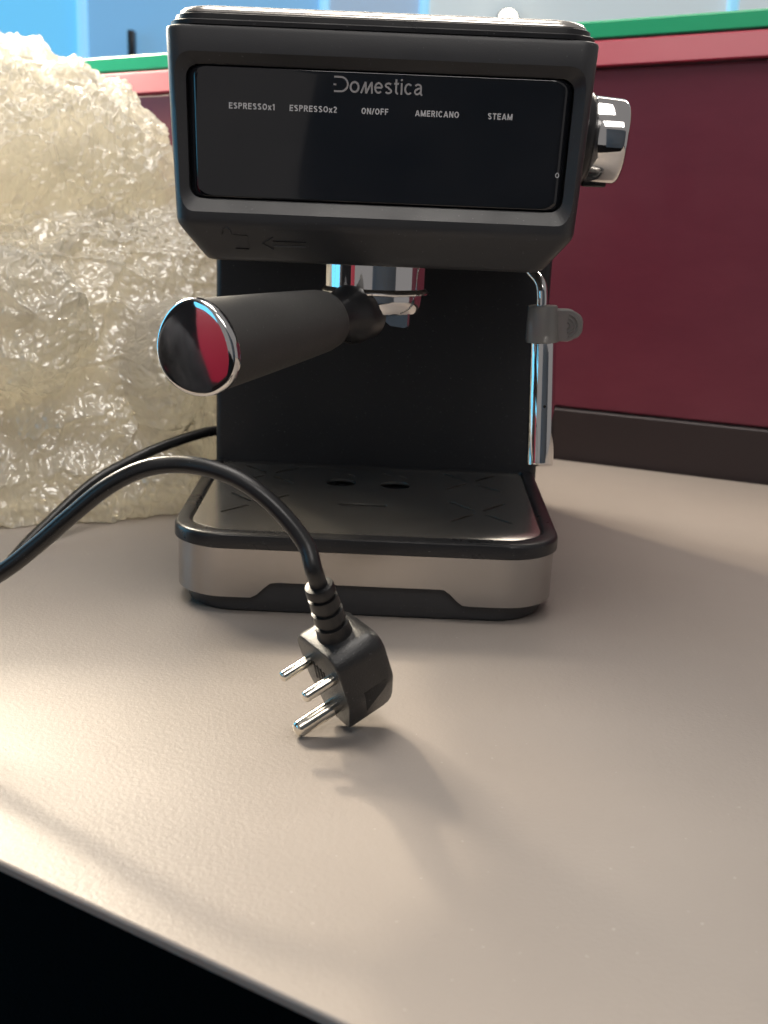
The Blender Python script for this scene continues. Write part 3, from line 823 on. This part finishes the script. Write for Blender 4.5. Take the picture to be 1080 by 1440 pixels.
Ds = D.reshape(NP_, NT_, 3)[::2, ::2].reshape(-1, 3); Ps = P0.reshape(NP_, NT_, 3)[::2, ::2].reshape(-1, 3)
Pin, _q = crumple(c0w + (Ps - c0w) * 0.93, Ds, 100)
me_in = sheet('inner_layer', settle(Pin, 0.012, 0.0030), NT_ // 2, NP_ // 2)
m = bpy.data.materials.new('bubble_film'); m.use_nodes = True; MATS['bubble_film'] = m
t = NT(m); t.n.remove(t.b); out = t.n['Material Output']
dif = t.new('ShaderNodeBsdfDiffuse'); dif.inputs[0].default_value = (.95, .93, .88, 1)
trl = t.new('ShaderNodeBsdfTranslucent'); trl.inputs[0].default_value = (.99, .96, .87, 1)
trp = t.new('ShaderNodeBsdfTransparent'); trp.inputs[0].default_value = (.97, .95, .90, 1)
glo = t.new('ShaderNodeBsdfGlossy'); glo.inputs['Roughness'].default_value = 0.11; glo.inputs[0].default_value = (1, 1, 1, 1)
lw = t.new('ShaderNodeLayerWeight'); lw.inputs['Blend'].default_value = 0.32
vo = t.new('ShaderNodeTexVoronoi'); vo.feature = 'DISTANCE_TO_EDGE'; vo.inputs['Scale'].default_value = 130
tcw = t.new('ShaderNodeTexCoord'); wob = t.new('ShaderNodeTexNoise'); wob.inputs['Scale'].default_value = 40; wob.inputs['Detail'].default_value = 1
vm = t.new('ShaderNodeVectorMath', operation='MULTIPLY_ADD'); vm.inputs[1].default_value = (.02, .02, .02)
t.link(tcw.outputs['Object'], wob.inputs['Vector']); t.link(wob.outputs['Color'], vm.inputs[0]); t.link(tcw.outputs['Object'], vm.inputs[2]); t.link(vm.outputs[0], vo.inputs['Vector'])
bn1 = t.bump(vo.outputs['Distance'], 0.55, 0.004); bn2 = bn1
for sh in (dif, trl, glo): t.link(bn2, sh.inputs['Normal'])
t.link(bn2, lw.inputs['Normal'])
def mix(a, b, f):
    x = t.new('ShaderNodeMixShader')
    if isinstance(f, float): x.inputs[0].default_value = f
    else: t.link(f, x.inputs[0])
    t.link(a, x.inputs[1]); t.link(b, x.inputs[2]); return x.outputs[0]
s1 = mix(dif.outputs[0], trl.outputs[0], 0.70)
s2 = mix(s1, trp.outputs[0], 0.38)
s3 = mix(s2, glo.outputs[0], t.rangev(lw.outputs['Fresnel'], 0.07, 0.50, 0, 1))
t.link(s3, out.inputs['Surface'])
m2 = m.copy(); m2.name = 'bubble_film_inner'; MATS['bubble_film_inner'] = m2
for nd_ in m2.node_tree.nodes:
    if nd_.type == 'MIX_SHADER' and abs(nd_.inputs[0].default_value - 0.38) < 1e-4 and not nd_.inputs[0].is_linked: nd_.inputs[0].default_value = 0.34
bw = link('bubble_wrap', me, 'bubble_film', None, None)
bi = link('inner_layer', me_in, 'bubble_film_inner', bw, None)
tag(bw, 'crumpled heap of clear bubble wrap left of the coffee machine', 'bubble wrap')

# ------------------------------------------------------------------ what the chrome mirrors: partition and person in front of the desk
p2 = empty('desk_partition', (-1.75, -1.1, -0.74))
tag(p2, 'red partition in front of the desk, mirrored in the chrome handle cap', 'partition')
o1 = Vector((-2.6, -0.35)); dd_ = Vector((.73, -.68)).normalized(); nn_ = Vector((-dd_.y, dd_.x))
def p2box(name, z0, z1, thick, m):
    bm = bmesh.new()
    c = [o1, o1 + dd_ * 1.5, o1 + dd_ * 1.5 - nn_ * thick, o1 - nn_ * thick]
    loft(bm, [[(p.x, p.y, z) for p in c] for z in (z0, z1)])
    rel(from_bm(name, bm, m), p2)
p2box('plinth', -0.738, -0.62, 0.045, 'partition_plinth'); p2box('panel', -0.619, 0.235, 0.040, 'partition_rail'); p2box('top_cap', 0.236, 0.250, 0.045, 'partition_green')

mat('shirt_dark', (0.012, 0.013, 0.020), 0.85); m, t = mat('jeans_cloth', (0.045, 0.050, 0.060), 0.9)
t.link(t.ramp(t.noise(25, 5, .7, stretch=(1, 1, .35)), [(.35, (.035, .038, .046)), (.65, (.115, .120, .135))]), t.b.inputs['Base Color'])
mat('skin_tone', (0.30, 0.17, 0.11), 0.55); mat('hair_black', (0.01, 0.009, 0.008), 0.6); mat('shoe_black', (0.02, 0.02, 0.02), 0.5)
per = empty('person', (-0.60, -0.17, -0.74))
tag(per, 'person in dark shirt and jeans standing beside the desk, mirrored in chrome', 'person')
def skinned(name, verts, edges, radii, m, parent, root=0, sub=2):
    me = bpy.data.meshes.new(name); me.from_pydata(verts, edges, [])
    o = link(name, me, m, parent)
    md = o.modifiers.new('skin', 'SKIN'); md.use_smooth_shade = True
    for i, r in enumerate(radii):
        sv = me.skin_vertices[0].data[i]; sv.radius = r if isinstance(r, tuple) else (r, r); sv.use_root = (i == root)
    sb = o.modifiers.new('sub', 'SUBSURF'); sb.levels = sub; sb.render_levels = sub
    return o
def bodyframe(x, y, z):      # local: x to the person's left, y forward (towards the machine), z up from the floor
    return (x, y, z)
V_ = [(0, 0, .96), (0, .0, 1.12), (0, .01, 1.30), (0, .01, 1.44), (0, .03, 1.52), (0, .05, 1.62), (0, .05, 1.74),
      (.10, 0, .90), (.11, .02, .50), (.12, -.02, .09), (.13, .12, .03), (-.10, 0, .90), (-.11, .02, .50), (-.12, -.02, .09), (-.13, .12, .03),
      (.19, 0, 1.42), (.24, .06, 1.16), (.12, .28, 1.10), (.06, .36, 1.12), (-.19, 0, 1.42), (-.24, .06, 1.16), (-.12, .28, 1.10), (-.06, .36, 1.12)]
E_ = [(0, 1), (1, 2), (2, 3), (3, 4), (4, 5), (5, 6), (0, 7), (7, 8), (8, 9), (9, 10), (0, 11), (11, 12), (12, 13), (13, 14), (3, 15), (15, 16), (16, 17), (17, 18), (3, 19), (19, 20), (20, 21), (21, 22)]
R__ = [(.16, .12), (.145, .105), (.165, .115), (.13, .09), .055, (.075, .095), (.06, .08), .095, .062, .045, .04, .095, .062, .045, .04, .06, .045, .036, .038, .06, .045, .036, .038]
body = skinned('body', V_, E_, R__, 'shirt_dark', per)
body.data.materials.append(MATS['jeans_cloth'])
jn = skinned('trousers', [(0, 0, 1.0), (0, 0, .93), (.10, 0, .86), (.11, .02, .50), (.12, -.015, .10), (-.10, 0, .86), (-.11, .02, .50), (-.12, -.015, .10)], [(0, 1), (1, 2), (2, 3), (3, 4), (1, 5), (5, 6), (6, 7)],
             [(.175, .135), (.18, .14), .108, .082, .072, .108, .082, .072], 'jeans_cloth', per, 1)
per.rotation_euler = (0, 0, math.radians(-80))
